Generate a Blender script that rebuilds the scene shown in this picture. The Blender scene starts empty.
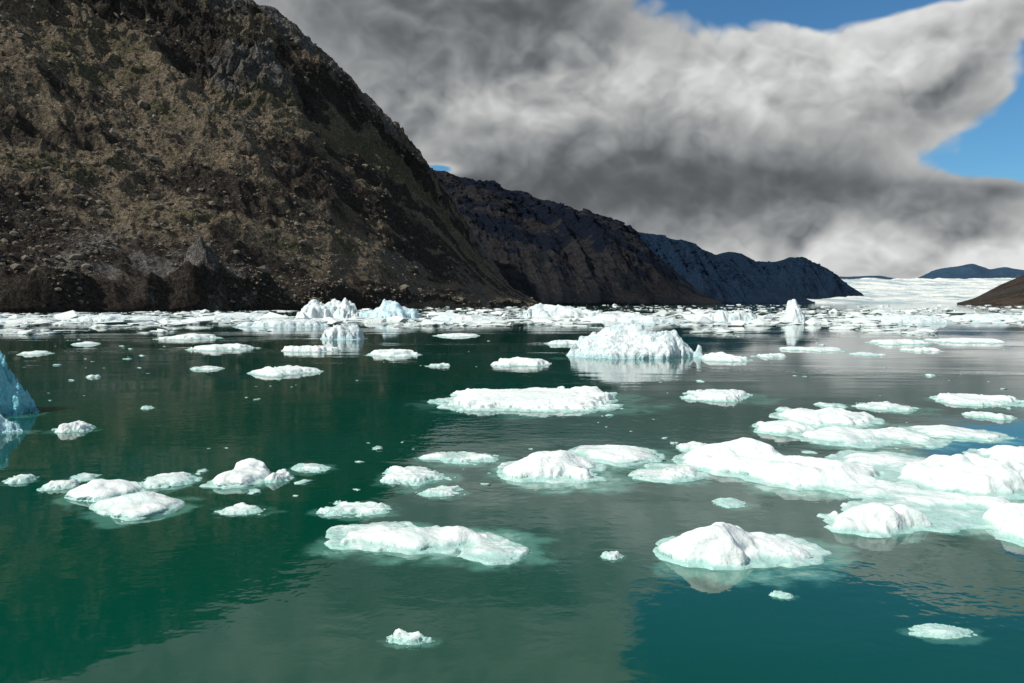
import bpy, math, numpy as np
from mathutils import Vector
rng = np.random.RandomState(7)
F = 796.0; CH = 5.0; HY = 302.0
TH = math.atan((341.5-HY)/F)
CT, ST = math.cos(TH), math.sin(TH)
scene = bpy.context.scene

# ---------------------------------------------------------------- helpers
def pixel_ray(px, py, Y):
    """world x,z of the camera ray through an image pixel, at world depth Y"""
    u = (px-512)/F; v = (341.5-py)/F
    dy = CT+v*ST; dz = v*CT-ST
    t = Y/dy
    return u*t, CH+dz*t
def dist(py):
    v = (341.5-py)/F
    return -CH/(v*CT-ST)*(CT+v*ST)

def hsh(ix, iy, iz, s):
    with np.errstate(over='ignore'):
        n = (ix.astype(np.uint32)*np.uint32(374761393) + iy.astype(np.uint32)*np.uint32(668265263)
             + iz.astype(np.uint32)*np.uint32(2246822519) + np.uint32(s*3266489 & 0xffffffff))
        n = (n ^ (n >> np.uint32(13)))*np.uint32(1274126177)
        n = (n ^ (n >> np.uint32(16)))*np.uint32(2654435761)
        n = n ^ (n >> np.uint32(15))
    return n.astype(np.float64)/4294967295.0*2-1
def vn(x, y, z, s=0):
    x0 = np.floor(x); y0 = np.floor(y); z0 = np.floor(z)
    fx, fy, fz = x-x0, y-y0, z-z0
    fx = fx**3*(fx*(fx*6-15)+10); fy = fy**3*(fy*(fy*6-15)+10); fz = fz**3*(fz*(fz*6-15)+10)
    ix, iy, iz = (a.astype(np.int64) for a in (x0, y0, z0))
    def L(a, b, t): return a+(b-a)*t
    r = []
    for k in (0, 1):
        a = L(hsh(ix, iy, iz+k, s), hsh(ix+1, iy, iz+k, s), fx)
        b = L(hsh(ix, iy+1, iz+k, s), hsh(ix+1, iy+1, iz+k, s), fx)
        r.append(L(a, b, fy))
    return L(r[0], r[1], fz)
def fbm(x, y, z=None, o=5, s=0, gain=.5, ridged=False):
    x = np.asarray(x, float); y = np.asarray(y, float)
    z = np.zeros_like(x) if z is None else np.asarray(z, float)+0*x
    t = 0; a = 1; tot = 0
    for i in range(o):
        n = vn(x+17.3*i, y-9.1*i, z+3.7*i, s+i)
        if ridged: n = 1-2*np.abs(n)
        t = t+a*n; tot += a; a *= gain
        x, y, z = (x*.8-y*.6)*2.03, (x*.6+y*.8)*2.03, z*2.03
    return t/tot
def sstep(x, a, b):
    t = np.clip((x-a)/(b-a), 0, 1); return t*t*(3-2*t)

def mk(name, v, f, mat=None, smooth=True, attrs=None):
    me = bpy.data.meshes.new(name)
    v = np.asarray(v, np.float32); f = np.asarray(f, np.int32)
    n = f.shape[1]
    me.vertices.add(len(v)); me.vertices.foreach_set("co", v.ravel())
    me.loops.add(f.size); me.loops.foreach_set("vertex_index", f.ravel())
    me.polygons.add(len(f))
    me.polygons.foreach_set("loop_start", np.arange(0, f.size, n, dtype=np.int32))
    me.polygons.foreach_set("use_smooth", np.full(len(f), smooth))
    if attrs:
        for k, a in attrs.items():
            at = me.attributes.new(k, 'FLOAT', 'POINT')
            at.data.foreach_set("value", np.asarray(a, np.float32))
    me.update(calc_edges=True); me.validate()
    ob = bpy.data.objects.new(name, me)
    scene.collection.objects.link(ob)
    if mat: me.materials.append(mat)
    return ob
def gridf(nu, nv):
    i, j = np.meshgrid(np.arange(nu-1), np.arange(nv-1), indexing='ij')
    a = (i*nv+j).ravel()
    return np.stack([a, a+nv, a+nv+1, a+1], 1)

class NT:
    def __init__(s, tree): s.t = tree; s.n = tree.nodes; s.l = tree.links
    def put(s, sock, v):
        if isinstance(v, bpy.types.NodeSocket): s.l.new(v, sock)
        else: sock.default_value = v
    def m(s, op, a, b=None, c=None, clamp=False):
        n = s.n.new('ShaderNodeMath'); n.operation = op; n.use_clamp = clamp
        for i, v in enumerate((a, b, c)):
            if v is not None: s.put(n.inputs[i], v)
        return n.outputs[0]
    def vm(s, op, a, b=None, scale=None):
        n = s.n.new('ShaderNodeVectorMath'); n.operation = op
        s.put(n.inputs[0], a)
        if b is not None: s.put(n.inputs[1], b)
        if scale is not None: s.put(n.inputs['Scale'], scale)
        return n.outputs[0]
    def noise(s, vec, scale, detail=6, rough=.5, dist=0, out=0):
        n = s.n.new('ShaderNodeTexNoise')
        s.put(n.inputs['Vector'], vec); n.inputs['Scale'].default_value = scale
        n.inputs['Detail'].default_value = detail; n.inputs['Roughness'].default_value = rough
        n.inputs['Distortion'].default_value = dist
        return n.outputs[out]
    def voro(s, vec, scale, feature='F1', out='Distance', detail=0, rough=.5):
        n = s.n.new('ShaderNodeTexVoronoi'); n.feature = feature
        s.put(n.inputs['Vector'], vec); n.inputs['Scale'].default_value = scale
        n.inputs['Detail'].default_value = detail; n.inputs['Roughness'].default_value = rough
        return n.outputs[out]
    def mr(s, v, a, b, c=0., d=1., smooth=True):
        n = s.n.new('ShaderNodeMapRange')
        n.interpolation_type = 'SMOOTHSTEP' if smooth else 'LINEAR'
        s.put(n.inputs[0], v)
        for i, q in enumerate((a, b, c, d)): s.put(n.inputs[i+1], q)
        return n.outputs[0]
    def mix(s, f, a, b, mode='MIX'):
        n = s.n.new('ShaderNodeMix'); n.data_type = 'RGBA'; n.blend_type = mode
        s.put(n.inputs[0], f)
        for i, v in ((6, a), (7, b)):
            if isinstance(v, tuple) and len(v) == 3: v = v+(1,)
            s.put(n.inputs[i], v)
        return n.outputs[2]
    def bump(s, h, strength=1, distance=1, normal=None):
        n = s.n.new('ShaderNodeBump'); n.inputs['Strength'].default_value = strength
        n.inputs['Distance'].default_value = distance
        s.put(n.inputs['Height'], h)
        if normal is not None: s.put(n.inputs['Normal'], normal)
        return n.outputs[0]
    def mapv(s, vec, scale=(1, 1, 1), rot=(0, 0, 0), loc=(0, 0, 0)):
        n = s.n.new('ShaderNodeMapping'); s.put(n.inputs[0], vec)
        n.inputs['Scale'].default_value = scale; n.inputs['Rotation'].default_value = rot
        n.inputs['Location'].default_value = loc
        return n.outputs[0]
    def n_comb(self, v):
        n = self.n.new('ShaderNodeCombineColor')
        for i in range(3): self.put(n.inputs[i], v)
        return n.outputs[0]
    def attr(self, name):
        a = self.n.new('ShaderNodeAttribute'); a.attribute_name = name
        return a.outputs['Fac']
def newmat(name):
    m = bpy.data.materials.new(name); m.use_nodes = True
    nt = NT(m.node_tree); p = m.node_tree.nodes['Principled BSDF']
    g = nt.n.new('ShaderNodeNewGeometry')
    return m, nt, p, g.outputs['Position']

# ---------------------------------------------------------------- materials
def mat_rock(name, scree, dark, grey, green, k=1.0, haze=None, veg_amt=.85, brk=1.1):
    m, nt, p, P = newmat(name)
    mid = nt.noise(P, .045*k, 5, .65)
    fine = nt.noise(P, .45*k, 4, .7)
    st = nt.attr('strata'); cr = nt.attr('crag')
    q = nt.m('ADD', st, nt.m('MULTIPLY', nt.m('SUBTRACT', mid, .5), brk))
    c = nt.mix(nt.mr(q, .34, .56), dark, scree)
    c = nt.mix(nt.mr(nt.m('ADD', cr, nt.m('MULTIPLY', nt.m('SUBTRACT', mid, .5), 1.2)), .46, .66), c, grey)
    veg = nt.m('ADD', st, nt.m('MULTIPLY', nt.m('SUBTRACT', nt.noise(P, .03*k, 4, .65), .5), 1.4))
    c = nt.mix(nt.mr(veg, .72, .88, 0., veg_amt), c, green)
    v = nt.voro(P, .6*k, out='Color')
    sep = nt.n.new('ShaderNodeSeparateColor'); nt.put(sep.inputs[0], v)
    spk = nt.mr(sep.outputs[0], .0, 1., .65, 1.4, smooth=False)
    spk2 = nt.mr(fine, .3, .7, .55, 1.5, smooth=False)
    c = nt.mix(1., c, nt.n_comb(nt.m('MULTIPLY', spk, spk2)), 'MULTIPLY')
    if haze: c = nt.mix(haze[3], c, haze[:3])  # distance haze painted into the base colour
    nt.put(p.inputs['Base Color'], c)
    p.inputs['Roughness'].default_value = .95
    p.inputs['Specular IOR Level'].default_value = .12
    b = nt.bump(nt.noise(P, .13*k, 5, .73), 1., 12./k)
    b = nt.bump(fine, 1., 2.6/k, b)
    nt.put(p.inputs['Normal'], b)
    return m

rock1 = mat_rock('scree_rock', (.205, .165, .115), (.055, .045, .036), (.170, .158, .142), (.080, .085, .038), 1.0, veg_amt=.55, brk=.7)
rock2 = mat_rock('cloud_shaded_rock', (.055, .045, .032), (.005, .008, .013), (.015, .021, .031), (.020, .021, .012), .4, (.007, .016, .038, .45))  # dark bluish albedo stands in for cloud shadow on the second mountain
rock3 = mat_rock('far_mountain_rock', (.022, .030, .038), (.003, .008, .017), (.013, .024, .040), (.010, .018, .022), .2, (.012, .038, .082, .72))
rockr = mat_rock('hill_rock', (.11, .08, .06), (.05, .04, .032), (.08, .07, .065), (.05, .045, .025), .5)
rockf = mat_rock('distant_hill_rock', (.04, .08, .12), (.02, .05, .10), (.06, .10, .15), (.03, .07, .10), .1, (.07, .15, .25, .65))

def mat_ice(name, white, tint, h0=.05, h1=.5, sss=.25, bumpk=1.0, tintamt=.8, wetk=1., simple=False, bluek=.38):
    m, nt, p, P = newmat(name)
    sx = nt.n.new('ShaderNodeSeparateXYZ'); nt.put(sx.inputs[0], P)
    n = nt.noise(P, 1.3, 4, .6)
    zz = nt.m('ADD', sx.outputs[2], nt.m('MULTIPLY', nt.m('SUBTRACT', n, .5), .35*wetk))
    f = nt.mr(zz, h0, h1, tintamt, 0.)
    if simple:
        c = nt.mix(f, white, tint)
    else:
        blue = nt.mr(nt.noise(nt.mapv(P, (1, 1, 2.2)), .6, 4, .6, .8), .46, .66, 0., bluek)
        c = nt.mix(blue, white, tint)
        c = nt.mix(f, c, tint)
        grey_mottle = nt.mr(nt.noise(P, 2.7, 5, .72), .53, .71, 0., .38)  # noise-driven grey-green mottling
        c = nt.mix(grey_mottle, c, (.36, .42, .40))
    nt.put(p.inputs['Base Color'], c)
    nt.put(p.inputs['Roughness'], nt.mr(zz, 0., .35, .12, .5))
    p.inputs['IOR'].default_value = 1.31
    if sss:
        p.inputs['Subsurface Weight'].default_value = sss
        p.inputs['Subsurface Radius'].default_value = (.25, .7, .75)
        p.inputs['Subsurface Scale'].default_value = .2
    b = nt.bump(nt.noise(P, 2.6, 5, .6), .9, .08*bumpk)
    if not simple: b = nt.bump(nt.voro(P, 9.), .5, .015*bumpk, b)
    nt.put(p.inputs['Normal'], b)
    return m
ice = mat_ice('melting_ice', (.84, .89, .855), (.32, .57, .51), .02, .14, .10, bluek=.28, tintamt=.86)
iceberg_m = mat_ice('iceberg_ice', (.80, .86, .85), (.36, .64, .68), .0, .5, 0, 4, .6, bluek=.45)
paleblue = mat_ice('pale_blue_ice', (.68, .83, .86), (.26, .58, .68), .0, .9, 0, 4, .7, bluek=.7)
blueice = mat_ice('blue_ice', (.22, .58, .66), (.05, .32, .42), .0, .6, .15, 3, .5)
brashm = mat_ice('brash_ice_m', (.82, .87, .84), (.40, .58, .54), -.05, .3, 0., 4, .5, simple=True)

# ---------------------------------------------------------------- terrain
def mountain(name, tab, nu, nv, amp, seed, mat, nsc=100., prof=1.15, benches=0., ridge_amp=.25, outcrop=None, kb=9, crag=0., nbn=20, spur=1., apron=0., n2a=.42, shore=0.):
    tab = np.array(tab, float)
    s = np.linspace(tab[0, 0], tab[-1, 0], nu)
    ds, ry, dr = (np.interp(s, tab[:, 0], tab[:, i]) for i in (1, 2, 3))
    k = np.ones(kb)/kb
    pad = lambda a: np.convolve(np.pad(a, kb//2, 'edge'), k, 'valid')
    ds, ry, dr = pad(ds), pad(ry), pad(dr)
    sx, _ = pixel_ray(s, np.full(nu, HY), ds)
    rx, rz = pixel_ray(s, ry, dr)
    nb = nv//6
    v = np.concatenate([np.linspace(0, 1, nv-nb), 1+np.linspace(0, .7, nb+1)[1:]])
    V = v[None, :]
    X = sx[:, None]+(rx-sx)[:, None]*V
    Y = ds[:, None]+(dr-ds)[:, None]*V
    vf = np.clip(V, 0, 1)
    Z = rz[:, None]*(vf**prof)
    Z = np.where(V > 1, rz[:, None]*(1-(V-1)/.7*1.02), Z)
    env = np.sin(np.pi*np.clip(V, 0, 1))**.6*(1-ridge_amp)+ridge_amp*np.clip(V*6, 0, 1)
    hk = np.clip(rz[:, None]/(.5*rz.max()), .08, 1)
    n = fbm(X/nsc, Y/nsc, Z/nsc, o=7, s=seed, gain=.52, ridged=True)
    n2 = fbm(X/(nsc*.22), Y/(nsc*.22), Z/(nsc*.22), o=5, s=seed+31, gain=.6, ridged=True)
    U = (s[:, None]-s[0])/(s[-1]-s[0])*16+0*V
    g = fbm(U+3.2*V, V*1.6+0*U, o=4, s=seed+77, ridged=True)
    str_ = fbm(U*.55, V*11+U*.25+.8*fbm(X/90, Y/90, o=3, s=seed+5), o=4, s=seed+15, gain=.6)
    cragf = fbm(X/(nsc*1.2), Y/(nsc*1.2), Z/(nsc*1.2), o=4, s=seed+60)
    up = sstep(V+.35*cragf, .45, .8)      # cliffs gather near the crest, scree lower
    d = amp*(.8*n+spur*.5*g)*env*hk + amp*n2a*n2*env*hk*(.35+crag*up)
    if benches:
        q = V*nbn+1.6*str_+1.6*fbm(X/130, Y/130, o=4, s=seed+5)
        saw = q-np.floor(q)
        bm = np.clip(fbm(X/70, Y/70, Z/70, o=3, s=seed+9)*2+.35, 0, 1)*(.25+.75*up)
        d = d+benches*bm*env*np.where(saw < .75, saw/.75, (1-saw)/.25)*hk
    if outcrop:
        for (os, ow, ov, oh) in outcrop:
            e = np.exp(-((s[:, None]-os)/ow)**2)*np.exp(-((V-ov)/(.75*ov))**4)
            d = d+oh*e*(1+.6*fbm(X/14, Y/14, Z/14, o=4, s=seed+88, ridged=True))
            up = np.maximum(up, e)
    sb_ = 0
    if shore:
        sb_ = np.exp(-((V-.022)/.016)**2)
        d = d+shore*sb_*np.clip(.5+1.3*fbm(X/28, Y/28, o=5, s=seed+99, gain=.6), 0, 2)
    Z = Z+d
    Z[:, 0] = -4
    X = X+amp*.4*fbm(X/22+9, Y/22, Z/22, o=5, s=seed+50, gain=.6)*env*hk*(.4+up)
    verts = np.stack([X, Y+0*X, Z], -1)
    strata = np.clip(.52+1.1*str_, 0, 1)-.18*up+.06-.5*sb_
    if apron: strata = strata-.22+apron*(1-sstep(V+.25*str_, .06, .32))
    cr = np.clip(.34+.7*cragf+.22*up-.1-.3*sb_, 0, 1)
    ob = mk(name, verts.reshape(-1, 3), gridf(nu, nv), mat, attrs={'strata': strata.ravel(), 'crag': cr.ravel()})
    return ob, verts, nv-nb

m1, mv, nfront = mountain('mountain', [
    (-900, 200, -420, 420), (-600, 260, -330, 560), (-300, 310, -210, 690), (0, 360, -92, 800), (120, 400, -45, 880), (232, 450, -2, 950),
    (272, 480, 12, 990), (300, 500, 34, 1010), (330, 520, 62, 1050), (348, 545, 77, 1080), (380, 580, 112, 1120), (402, 620, 139, 1160), (430, 680, 171, 1200),
    (455, 740, 206, 1230), (480, 810, 247, 1250), (508, 900, 281, 1240), (538, 1000, 304, 1120)],
    1300, 600, 21., 3, rock1, 90., 1.10, 17., .18, [(203, 26, .035, 19), (150, 12, .02, 7), (262, 14, .02, 8), (60, 40, .02, 6), (330, 30, .02, 5)], 5, 1.4, 18, 1.3, 0., .8, 6.)
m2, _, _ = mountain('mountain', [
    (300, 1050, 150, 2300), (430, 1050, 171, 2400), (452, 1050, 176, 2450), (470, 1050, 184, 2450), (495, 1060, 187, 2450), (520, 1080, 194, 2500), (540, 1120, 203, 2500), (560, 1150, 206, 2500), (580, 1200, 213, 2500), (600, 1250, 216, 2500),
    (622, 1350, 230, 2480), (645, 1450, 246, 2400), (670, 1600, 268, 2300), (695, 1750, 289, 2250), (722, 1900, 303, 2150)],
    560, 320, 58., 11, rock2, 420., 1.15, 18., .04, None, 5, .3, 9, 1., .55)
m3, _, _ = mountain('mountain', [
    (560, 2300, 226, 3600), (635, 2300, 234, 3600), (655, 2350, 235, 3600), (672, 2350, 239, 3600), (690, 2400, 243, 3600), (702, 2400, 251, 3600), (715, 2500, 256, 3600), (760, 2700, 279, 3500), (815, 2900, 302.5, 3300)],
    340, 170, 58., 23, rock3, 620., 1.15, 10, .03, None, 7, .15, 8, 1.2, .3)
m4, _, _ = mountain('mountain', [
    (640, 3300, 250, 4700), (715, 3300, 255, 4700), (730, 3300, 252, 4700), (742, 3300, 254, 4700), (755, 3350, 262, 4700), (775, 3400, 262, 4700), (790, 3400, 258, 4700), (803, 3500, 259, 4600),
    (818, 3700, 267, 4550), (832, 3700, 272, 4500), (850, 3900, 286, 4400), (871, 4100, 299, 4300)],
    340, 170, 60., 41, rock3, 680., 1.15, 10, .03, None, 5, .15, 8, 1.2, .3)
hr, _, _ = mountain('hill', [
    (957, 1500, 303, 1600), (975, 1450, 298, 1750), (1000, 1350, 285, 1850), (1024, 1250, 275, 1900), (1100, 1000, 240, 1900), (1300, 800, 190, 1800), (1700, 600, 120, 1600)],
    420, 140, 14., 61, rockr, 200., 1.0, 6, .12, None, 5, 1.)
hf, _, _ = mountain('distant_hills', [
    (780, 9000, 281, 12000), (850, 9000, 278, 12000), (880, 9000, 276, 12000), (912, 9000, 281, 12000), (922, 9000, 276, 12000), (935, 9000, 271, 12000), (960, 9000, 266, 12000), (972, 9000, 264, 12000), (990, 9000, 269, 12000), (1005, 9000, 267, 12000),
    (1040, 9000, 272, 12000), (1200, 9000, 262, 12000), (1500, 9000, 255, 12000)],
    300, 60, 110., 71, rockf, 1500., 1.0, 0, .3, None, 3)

def ico(sub):
    import bmesh
    bm = bmesh.new(); bmesh.ops.create_icosphere(bm, subdivisions=sub, radius=1)
    v = np.array([x.co[:] for x in bm.verts]); f = np.array([[q.index for q in x.verts] for x in bm.faces]); bm.free()
    return v, f
I1 = ico(1); I2 = ico(2)
def scatter(pos, scl, base, seed, rough=.35, nfreq=1.1):
    v0, f0 = base; protos = []
    for k in range(16):
        n = fbm(v0[:, 0]*nfreq+k*9.7, v0[:, 1]*nfreq, v0[:, 2]*nfreq, o=3, s=seed+k, gain=.6)
        protos.append(v0*np.clip(1+rough*1.8*n, .25, 2)[:, None])
    r = np.random.RandomState(seed); N = len(pos)
    pk = r.randint(0, 16, N); a = r.rand(N)*6.283
    P = np.stack(protos)[pk]
    c, s = np.cos(a)[:, None], np.sin(a)[:, None]
    x = P[:, :, 0]*scl[:, 0:1]; y = P[:, :, 1]*scl[:, 1:2]; z = P[:, :, 2]*scl[:, 2:3]
    V = np.stack([x*c-y*s, x*s+y*c, z], -1)+pos[:, None, :]
    Fc = (f0[None]+np.arange(N)[:, None, None]*len(v0)).reshape(-1, 3)
    return V.reshape(-1, 3), Fc
N = 22000
iu = rng.randint(320, 1295, N); iv = (rng.rand(N)**1.5*(nfront-20)+3).astype(int)
bp = mv[iu, iv]
keep = (vn(bp[:, 0]/60, bp[:, 1]/60, bp[:, 2]/60, 5) > -.3)
bp = bp[keep]
bs = np.exp(rng.randn(len(bp))*.6)*.52
bsc = bs[:, None]*np.stack([1+rng.rand(len(bp))*.6, .8+rng.rand(len(bp))*.4, .6+rng.rand(len(bp))*.4], 1)
V, Fc = scatter(bp, bsc, I1, 200, .45)
boulder_m, nt, p, P = newmat('boulder_rock')
nt.put(p.inputs['Base Color'], nt.mix(nt.noise(P, .15, 4, .6), (.07, .058, .042), (.22, .19, .15))); p.inputs['Roughness'].default_value = .95
mk('scree_boulders', V, Fc, boulder_m, smooth=False)

# glacier tongue
nu, nv = 200, 160
S = np.linspace(800, 1080, nu)[:, None]; T = np.linspace(0, 1, nv)[None]
Yg = 3000+T*5500+0*S
ypx = 304-25*T**.8
gx, gz = pixel_ray(S+0*T, ypx+0*S, Yg)
gz = gz+16*fbm(gx/200, Yg/420, o=6, s=90, ridged=True)*np.clip(T*5, .15, 1)
gz[:, 0] = -3
gm, nt, p, P = newmat('glacier_ice')
n1 = nt.noise(nt.mapv(P, (.004, .0012, .01)), 1., 6, .65, .6)
n2 = nt.noise(nt.mapv(P, (.02, .008, .02)), 1., 6, .7)
c = nt.mix(nt.mr(n1, .38, .56), (.36, .46, .48), (.82, .84, .78))
c = nt.mix(nt.mr(n2, .50, .66, 0, .7), c, (.24, .32, .35))
nt.put(p.inputs['Base Color'], c); p.inputs['Roughness'].default_value = .9
nt.put(p.inputs['Normal'], nt.bump(n2, 1., 14.))
mk('glacier', np.stack([gx, Yg, gz], -1).reshape(-1, 3), gridf(nu, nv), gm)

# ---------------------------------------------------------------- ice floes
floes = []   # (cx,cy,rx,ry,k,seed,amount) for submerged shelves
def pixel_box(x0, x1, yt, yb, hf):  # world centre and size of ice, worked out from an image pixel box
    d = dist(yb); W = (x1-x0)/F*d
    hp = (yb-yt)*hf
    D = np.clip(dist(min(yb, max(yt+hp, HY+6)))-d, W*.3, W*1.2)
    H = hp/F*(d+D*.4)
    return ((x0+x1)/2-512)/F*(d+D*.45), d+D/2, W, D, H
def floe(name, x0, x1, yt, yb, seed, mat=ice, hf=.4, ridg=.05, depth=None, shelf=1.25, peak=None, pw=.42, ledge=.84, tall=1.):
    cx, cy, W, D, H = pixel_box(x0, x1, yt, yb, hf)
    if depth: cy += (depth-D)/2; D = depth
    H *= tall
    npx = (x1-x0)
    n = int(np.clip(npx*1.3, 30, 270))
    g = np.linspace(-1.7, 1.7, n)
    X, Y = np.meshgrid(g, g, indexing='ij')
    Xw = X+.50*fbm(X*1.4+seed, Y*1.4, o=5, s=seed, gain=.62)
    Yw = Y+.60*fbm(X*1.6-seed, Y*1.4+5, o=5, s=seed+1, gain=.62)
    r = np.sqrt(Xw**2+Yw**2)+.34*fbm(X*3.0, Y*3.0, o=5, s=seed+2, gain=.68)
    r = r+.12*np.sin(3*seed+2.0*np.arctan2(Yw, Xw))
    M = r < 1
    xa, xb = X[M].min(), X[M].max(); ya, yb_ = Y[M].min(), Y[M].max()
    prf = np.clip(1-(np.clip(r, 0, 2)/ledge)**2.6, 0, 1)**pw
    lum = .78+.7*fbm(X*1.3+seed*2, Y*1.3, o=3, s=seed+3)
    lum = np.clip(lum, .08, 1.4)
    if peak:
        for (ax, ay, aw, ah) in peak:
            lum = lum*.92+ah*np.exp(-(((X-ax)/aw)**2+((Y-ay)/(aw*1.3))**2))
    lum = lum+ridg*fbm(X*3.4, Y*3.4, o=5, s=seed+6, ridged=True)
    hh = prf*lum
    q = np.percentile(hh[prf > 0], 97)
    led = min(.07, .25*H)*sstep(1.0-r, 0, .06)*(1+.8*fbm(X*5, Y*5, o=3, s=seed+7))
    fine = fbm(X*W*1.2, Y*D*1.2, o=4, s=seed+8)*.04*min(1, H)
    Z = np.where(r < 1, H*hh/q+led+fine*np.clip(prf*2, 0, 1), -(r-1)*.8*min(1, H))
    X = (X-(xa+xb)/2)/((xb-xa)/2); Y = (Y-(ya+yb_)/2)/((yb_-ya)/2)
    wx = X*W/2; wy = Y*D/2
    e = .22*H; hs = max(H, .2)
    wx = wx+e*.6*fbm(wx*1./hs, wy*1./hs, Z*1.2/hs, o=2, s=seed+10)*(prf > 0)
    wy = wy+e*.6*fbm(wx*1./hs, wy*1./hs+7, Z*1.2/hs, o=2, s=seed+11)*(prf > 0)
    verts = np.stack([wx, wy, Z], -1).reshape(-1, 3)
    f = gridf(n, n); rr = r.ravel()
    f = f[(rr[f].min(1) < 1.02)]
    used = np.unique(f); remap = -np.ones(n*n, int); remap[used] = np.arange(len(used))
    ob = mk(name, verts[used], remap[f], mat)
    ob.location = (cx, cy, 0)
    if shelf: floes.append((cx, cy, W/2, D/2, shelf, seed, .6))
    return ob
def floe_mass(name, boxes, seed, res, mat=ice, shelf=1.3, led=1.06, amt=1.):
    B = [pixel_box(*b) for b in boxes]
    x0 = min(b[0]-b[2]*.8 for b in B); x1 = max(b[0]+b[2]*.8 for b in B)
    y0 = min(b[1]-b[3]*.8 for b in B); y1 = max(b[1]+b[3]*.8 for b in B)
    nx, ny = int((x1-x0)/res), int((y1-y0)/res)
    X, Y = np.meshgrid(np.linspace(x0, x1, nx), np.linspace(y0, y1, ny), indexing='ij')
    sc = 1. if (x1-x0) > 9 else .55
    Xw = X+.75*sc*fbm(X*.5/sc, Y*.5/sc, o=4, s=seed)+.20*sc*fbm(X*2.5, Y*2.5, o=3, s=seed+20)
    Yw = Y+.9*sc*fbm(X*.45/sc+9, Y*.45/sc, o=4, s=seed+1)+.30*sc*fbm(X*2.5, Y*2.5+8, o=3, s=seed+21)
    Zm = np.full(X.shape, -.25); rm = np.full(X.shape, 9.)
    lum = .88+.5*fbm(X*.8, Y*.8, o=2, s=seed+3)+.22*fbm(X*1.9, Y*1.9, o=3, s=seed+4)
    for (cx, cy, W, D, H) in B:
        r = np.sqrt(((Xw-cx)/(W/2))**2+((Yw-cy)/(D/2))**2)
        z = H*np.clip(1-(r/.93)**2.6, 0, 1)**.48*np.clip(lum, .1, 2)*1.1
        Zm = np.where(z > 0, np.maximum(Zm, z)+.15*np.minimum(np.maximum(Zm, 0), z), Zm)
        rm = np.minimum(rm, r)
        floes.append((cx, cy, W/2, D/2, shelf, seed, amt))
    ln = led+.10*fbm(X*1.3, Y*1.3, o=3, s=seed+30)
    Z = np.maximum(Zm, np.where(rm < ln, .045*(1+.9*fbm(X*3, Y*3, o=3, s=seed+7))*sstep(ln-rm, 0, .05), -(rm-ln)*.5))
    Z = Z+.035*fbm(X*2, Y*2, o=4, s=seed+9)*(Zm > 0.05)
    X = X+.14*fbm(X*1.3, Y*1.3, Z*2., o=2, s=seed+10)*(Zm > 0); Y = Y+.14*fbm(X*1.3, Y*1.3+7, Z*2., o=2, s=seed+11)*(Zm > 0)
    f = gridf(nx, ny); rr = (rm-ln).ravel(); f = f[rr[f].min(1) < .04]
    used = np.unique(f); remap = -np.ones(nx*ny, int); remap[used] = np.arange(len(used))
    c = np.array([(x0+x1)/2, (y0+y1)/2, 0])
    ob = mk(name, np.stack([X, Y, Z], -1).reshape(-1, 3)[used]-c, remap[f], mat)
    ob.location = c
    return ob

L = [ # x0,x1,ytop,ybot,hf
 (416,643,383,413,.24),(490,553,347,367,.28),(376,453,460,487,.2),
 (676,760,385,402,.28),(415,500,449,465,.2),(414,462,484,497,.25),
 (383,434,628,645,.4),(914,984,621,639,.2),(602,626,549,560,.35),(775,798,590,599,.3),
 (262,290,464,483,.35),(286,329,462,473,.25),(134,197,468,489,.25),
 (210,268,502,515,.25),(315,394,498,517,.22),(49,89,417,433,.4),(0,28,472,484,.3),(38,72,476,491,.3),(64,94,472,481,.25),
 (244,320,361,377,.28),(186,222,363,371,.3),(188,252,339,351,.3),(278,342,338,353,.3),(363,424,344,357,.3),(158,222,327,340,.32),
 (390,412,350,357,.3),(424,450,360,367,.3),(72,98,338,345,.3),(18,48,348,355,.3),(84,98,372,378,.3),(138,152,404,409,.3),
 (544,582,336,345,.35),(700,752,346,362,.35),(752,787,350,358,.3),(780,848,343,352,.25),(862,930,333,345,.3),(928,1004,334,344,.3),
 (850,882,350,356,.3),(903,942,344,352,.3),(858,920,400,412,.25),(938,1044,391,409,.24),(973,1014,407,420,.28),
 (654,708,461,481,.25),(678,724,438,454,.28),(716,750,497,508,.2),(636,664,452,462,.2),
 (432,480,330,337,.3),(776,800,404,412,.25),(818,850,400,408,.25),
]
for i, (a, b, c_, d_, h_) in enumerate(L):
    floe('ice_floe', a, b, c_, d_, 11+i*3, ice, h_, .06 if d_ > 380 else .15, None, 1.45 if d_ > 380 else 0)
floe_mass('ice_floe', [(345,500,517,554,.33),(402,492,517,550,.46),(450,526,536,562,.2),(338,420,520,543,.2)], 301, .03, shelf=1.85, led=1.18, amt=.9)
floe_mass('ice_floe', [(662,775,515,570,.43),(690,812,526,568,.28),(740,826,532,556,.16)], 310, .03, shelf=1.75, led=1.12, amt=.9)
floe_mass('ice_floe', [(498,602,446,482,.40),(515,590,446,476,.42),(572,658,441,464,.26)], 322, .045, shelf=1.85, led=1.14, amt=.9)
floe_mass('ice_floe', [(64,128,475,503,.42),(92,178,488,518,.3),(110,150,487,512,.4)], 333, .035, shelf=1.55, amt=.75)
floe_mass('ice_floe', [(208,266,460,488,.42),(225,262,458,478,.5)], 341, .035, shelf=1.55, amt=.75)
floe_mass('ice_floe', [(686,805,434,476,.38),(740,895,447,490,.36),(752,806,411,434,.45),(782,870,400,426,.34),(800,890,418,446,.28),
 (866,936,421,445,.3),(925,1000,425,440,.28),(850,960,448,476,.18),(900,1075,442,498,.45),(836,918,497,533,.48),(842,940,474,503,.25),(905,990,484,512,.26),
 (960,1016,487,512,.32),(992,1080,498,545,.4),(990,1075,436,468,.3),(860,1000,505,528,.05),(640,700,463,480,.2)], 350, .055, shelf=1.5, led=1.16)
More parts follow.
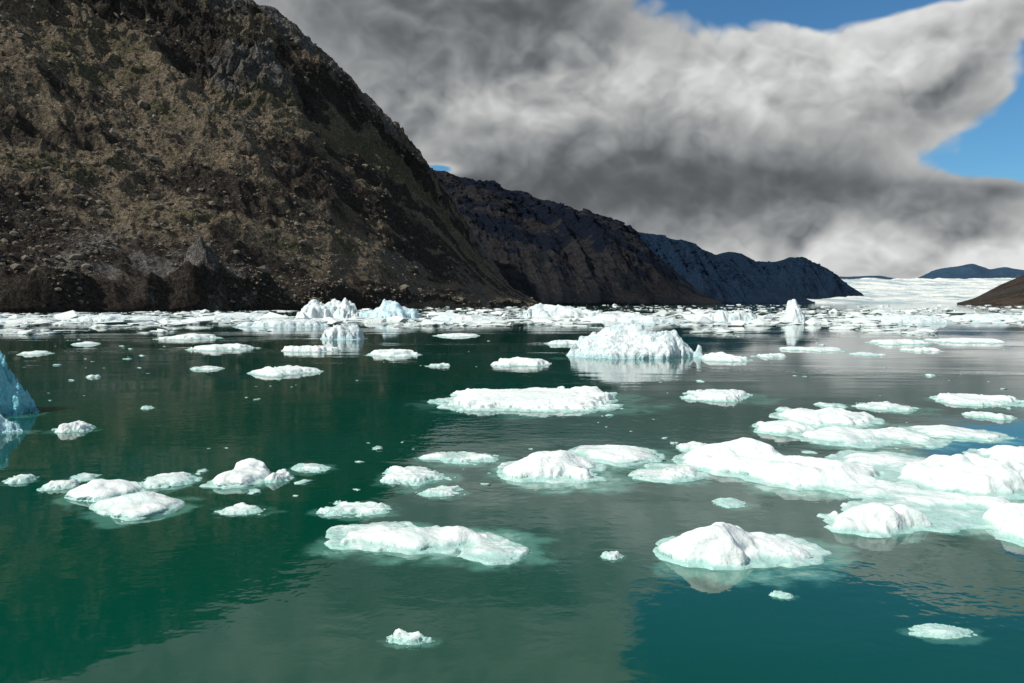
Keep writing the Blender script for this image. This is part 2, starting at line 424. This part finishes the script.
# icebergs
floe('iceberg', 558, 706, 322, 359, 501, iceberg_m, .80, .06, 12, 1.15, [(.25, 0, .45, .3)], pw=.75, ledge=.97)
floe('iceberg', 298, 372, 296, 319, 512, iceberg_m, .78, .3, 22, 0, [(.2, 0, .3, .2)])
floe('iceberg', 350, 422, 298, 319, 519, paleblue, .78, .35, 22, 0, [(-.2, 0, .3, .2)])
floe('iceberg', 776, 812, 296, 323, 533, iceberg_m, .82, .2, 9, 0, [(.3, 0, .65, .7)], pw=.8, ledge=1.)
floe('iceberg', 508, 606, 302, 318, 540, iceberg_m, .75, .25, 22, 0)
floe('iceberg', 700, 760, 307, 322, 546, iceberg_m, .7, .25, 14, 0)
floe('iceberg', 316, 368, 317, 340, 553, iceberg_m, .55, .2, None, 0)
floe('iceberg', -95, 26, 347, 418, 561, blueice, .9, .25, 3.2, 1.2, [(.1, 0, .4, .6)], pw=.9, ledge=1.)
floe('ice_floe', -30, 32, 403, 434, 565, paleblue, .6, .15, 1.2, 1.6)
for i, (a, b, c_, d_) in enumerate([(180,300,307,321),(60,180,310,323),(830,960,309,324),(-60,50,312,325),(420,520,309,322),(600,700,309,324),(940,1060,309,322),(230,330,313,328)]):
    floe('iceberg', a, b, c_, d_, 571+7*i, iceberg_m, .45, .3, None, 0)

# brash ice belt
shx = np.array([-900, -600, -300, 0, 120, 240, 330, 380, 430, 455, 480, 508, 538, 560, 622, 695, 760, 870, 957, 1000, 1024, 1100, 1700])
shd = np.array([200, 260, 310, 360, 400, 450, 520, 580, 680, 740, 810, 900, 1000, 1150, 1350, 1700, 2500, 2900, 1500, 1350, 1250, 1000, 600])
def belt(N, y0, y1, pwr, smin, smax, base, seed, thr=-.2, zf=1., rough=.6):
    r = np.random.RandomState(seed)
    px = r.uniform(-450, 1450, N); py = y0+(y1-y0)*r.rand(N)**pwr
    d = dist(py); lim = np.interp(px, shx, shd)
    x = (px-512)/F*d
    cl = fbm(x/16, d/42, o=4, s=seed)
    ok = (d < lim*.985) & (cl > thr+.9*np.clip((py-321)/20, 0, 1))
    x, d = x[ok], d[ok]; n = len(x)
    s = smin*(smax/smin)**(r.rand(n)**2.2)
    scl = np.stack([s*(.5+.9*r.rand(n)), s*(.4+.5*r.rand(n)), s*(.07+.30*r.rand(n)**3)*zf], 1)
    return scatter(np.stack([x, d, scl[:, 2]*.1], 1), scl, base, seed, rough, 1.5)
for q, a in enumerate([(14000, 304.8, 326, 1.0, .5, 5., I1, 901), (12000, 309, 347, 1.2, .22, 3.4, I2, 902, -.18, .75, .75)]):
    V, Fc = belt(*a)
    mk('brash_ice', V, Fc, brashm, smooth=(q == 1))
r = np.random.RandomState(55); n = 520
px = r.uniform(-200, 1200, n); py = 338+r.rand(n)**1.6*160
d = dist(py); x = (px-512)/F*d
cl = fbm(x/5, d/8, o=3, s=5); ok = cl > .14
x, d = x[ok], d[ok]; s = .05*(7.)**(r.rand(len(x))**1.8)*(d/40)**.4
scl = np.stack([s*(.8+.6*r.rand(len(x))), s*.7, s*.25], 1)
V, Fc = scatter(np.stack([x, d, 0*x], 1), scl, I2, 77, .7, 1.5)
mk('ice_fragments', V, Fc, ice)

# ---------------------------------------------------------------- water
ang = np.concatenate([np.linspace(-math.pi, -.75, 60)[:-1], np.linspace(-.75, .75, 900), np.linspace(.75, math.pi, 60)[1:]])
rad = np.concatenate([[.5, 3, 6], np.geomspace(8, 110, 620), np.geomspace(118, 40000, 60)])
A, R = np.meshgrid(ang, rad, indexing='ij')
fx, fy = (R*np.sin(A)).ravel(), (R*np.cos(A)).ravel(); sb = np.zeros_like(fx)
for (cx, cy, rx, ry, k, sd, am) in floes:
    m = (np.abs(fx-cx) < rx*2.8) & (np.abs(fy-cy) < ry*3.2+.5)
    if not m.any(): continue
    X = (fx[m]-cx-.15*rx)/rx; Y = (fy[m]-(cy-.35*ry))/ry
    wr = np.sqrt((X+.65*fbm(X*1.4+sd, Y*1.4, o=5, s=sd+90, gain=.62))**2+(Y+.65*fbm(X*1.4, Y*1.4+sd, o=5, s=sd+91, gain=.62))**2)
    val = np.clip((k-wr)/(k-1.0)*1.2, 0, 1)
    sb[m] = np.maximum(sb[m], am*val*(.6+.4*np.clip(rx/1.5, 0, 1)))
wm, nt, p, P = newmat('fjord_water')
sv = nt.m('MULTIPLY', nt.attr('submerged'), nt.mr(nt.noise(P, 1.1, 4, .62, .5), .30, .60, .25, 1.), clamp=True)
deep = nt.mix(nt.mr(nt.noise(P, .05, 2, .5), .4, .65), (.0006, .054, .031), (.0008, .064, .046))
sc_ = nt.mix(nt.mr(sv, .06, .72, 0., .68), deep, (.10, .30, .235))
sc_ = nt.mix(nt.mr(sv, .66, 1., 0., .6), sc_, (.34, .54, .46))
nt.put(p.inputs['Base Color'], sc_)
p.inputs['Roughness'].default_value = .03; p.inputs['IOR'].default_value = 1.43
patch = nt.mr(nt.noise(nt.mapv(P, (.018, .05, 1)), 1., 3, .55, .4), .44, .64, .18, 1.3)
w1 = nt.noise(nt.mapv(P, (1., 1.3, 1.)), 1.5, 2, .5, .3)
w2 = nt.noise(nt.mapv(P, (.8, 1.2, 1.), (0, 0, .4)), .3, 1, .5)
w3 = nt.noise(nt.mapv(P, (1., 1.2, 1.), (0, 0, -.5)), 6., 1, .5)
h = nt.m('ADD', nt.m('MULTIPLY', w1, .011), nt.m('MULTIPLY', w2, .03))
h = nt.m('ADD', h, nt.m('MULTIPLY', w3, .0018))
h = nt.m('MULTIPLY', h, patch)
nt.put(p.inputs['Normal'], nt.bump(h, 1., 1.))
mk('water', np.stack([fx, fy, 0*fx], -1), gridf(len(ang), len(rad))[:, ::-1], wm, attrs={'submerged': sb})

# ---------------------------------------------------------------- sun and sky
sd = Vector((-.62, -.30, .71)).normalized()
sl = bpy.data.lights.new('sun', 'SUN'); sl.energy = 4.3; sl.angle = math.radians(.5); sl.color = (1, .96, .88)
so = bpy.data.objects.new('sun', sl); scene.collection.objects.link(so)
so.rotation_euler = sd.to_track_quat('Z', 'Y').to_euler(); so.location = (-50, -50, 80)

w = bpy.data.worlds.new("World"); scene.world = w; w.use_nodes = True
nt = NT(w.node_tree); nt.n.clear()
sky = nt.n.new('ShaderNodeTexSky'); sky.sky_type = 'NISHITA'; sky.sun_disc = False
sky.sun_elevation = math.asin(sd.z); sky.sun_rotation = math.atan2(sd.x, sd.y) % (2*math.pi)
sky.air_density = 1.; sky.dust_density = .3; sky.ozone_density = 2.
tc = nt.n.new('ShaderNodeTexCoord'); G = tc.outputs['Generated']
sx = nt.n.new('ShaderNodeSeparateXYZ'); nt.put(sx.inputs[0], G)
az = nt.m('ARCTAN2', sx.outputs[0], sx.outputs[1]); el = nt.m('ARCSINE', sx.outputs[2])
def blob(px, py, sw, sh, amp):
    a0 = math.atan((px-512)/F); e0 = math.atan((HY-py)/F*math.cos(a0))
    u = nt.m('MULTIPLY_ADD', az, F/sw, -a0*F/sw); v = nt.m('MULTIPLY_ADD', el, F/sh, -e0*F/sh)
    r2 = nt.m('MULTIPLY_ADD', u, u, nt.m('MULTIPLY', v, v))
    return nt.m('MULTIPLY', nt.m('POWER', .3679, r2), amp)
def total(lst, base):
    t = base
    for b in lst: t = nt.m('ADD', blob(*b), t)
    return t
A_, M_, S_ = (lambda a, b: nt.m('ADD', a, b)), (lambda a, b: nt.m('MULTIPLY', a, b)), (lambda a, b: nt.m('SUBTRACT', a, b))
Gs = nt.mapv(G, (1, 1, 1.3))
def billow(vec):
    """cauliflower lumps: folded noise octaves"""
    t = None
    for sc, am in ((5.5, 1.), (12., .5), (27., .26), (58., .12)):
        f = nt.m('ABSOLUTE', nt.m('MULTIPLY_ADD', nt.noise(vec, sc, 0, .5), 2., -1.))
        f = M_(f, am); t = f if t is None else A_(t, f)
    return t
warp = nt.vm('SCALE', nt.vm('SUBTRACT', nt.noise(Gs, 9., 3, .6, 0, 1), (.5, .5, .5)), scale=.035)
Gw = nt.vm('ADD', Gs, warp)
n_big = nt.noise(Gw, 3.2, 4, .5)
n_lit = nt.noise(nt.vm('ADD', Gw, (-.030, 0, .055)), 3.2, 3, .5)
B1 = billow(Gw); B2 = billow(nt.vm('ADD', Gw, (-.012, 0, .024)))
cov = total([(560, 110, 330, 150, 1.0), (840, 92, 150, 50, .9), (960, 240, 260, 24, .62), (1005, 20, 80, 15, .85),
             (985, 192, 95, 8, .55), (760, 215, 180, 28, .6), (400, -150, 330, 170, .8), (440, 171, 24, 7, -1.6),
             (830, -16, 190, 40, -1.1), (960, 160, 90, 24, -1.15), (1060, 100, 55, 60, -.85), (980, -150, 420, 110, -1.0)], .08)
nn = A_(M_(S_(n_big, .5), 1.9), M_(S_(B1, .36), 1.0))
den = A_(cov, nn)
alpha = nt.mr(den, -.14, .26)
br = total([(810, 66, 200, 46, .30), (600, 95, 200, 24, .10), (460, 112, 100, 26, .15), (660, 190, 270, 32, -.17), (540, 8, 170, 45, -.11), (360, 50, 110, 60, -.08),
            (960, 258, 260, 32, .40), (400, -190, 380, 100, .26)], .29)
rim = nt.mr(den, .0, 1.0, .16, -.03)
rel = A_(M_(S_(n_big, n_lit), .8), M_(S_(B1, B2), .66))
rel = M_(rel, nt.m('MAXIMUM', M_(A_(br, .06), 1.7), .3))
br = A_(A_(br, rim), rel)
br = nt.m('SMOOTH_MAX', br, .10, .12)
br = nt.m('MINIMUM', br, .78)
def bg(col, st):
    n = nt.n.new('ShaderNodeBackground'); nt.put(n.inputs[0], col); nt.put(n.inputs[1], st); return n.outputs[0]
def mixs(f, a, b):
    n = nt.n.new('ShaderNodeMixShader'); nt.put(n.inputs[0], f); nt.l.new(a, n.inputs[1]); nt.l.new(b, n.inputs[2]); return n.outputs[0]
S0 = bg(nt.mix(1., sky.outputs[0], (.50, .90, 1.12), 'MULTIPLY'), .09)
S1 = mixs(alpha, S0, bg(nt.mix(nt.mr(br, .1, .5), (.92, .98, 1.04), (.985, 1., .99)), br))
out = nt.n.new('ShaderNodeOutputWorld'); nt.l.new(S1, out.inputs[0])

# ---------------------------------------------------------------- camera
cd = bpy.data.cameras.new('camera'); cd.sensor_width = 36; cd.lens = F/1024*36; cd.clip_end = 100000; cd.clip_start = .1
co = bpy.data.objects.new('camera', cd); scene.collection.objects.link(co)
co.location = (0, 0, CH); co.rotation_euler = (math.pi/2-TH, 0, 0)
scene.camera = co
scene.view_settings.view_transform = 'Standard'; scene.view_settings.look = 'None'; scene.view_settings.exposure = 0
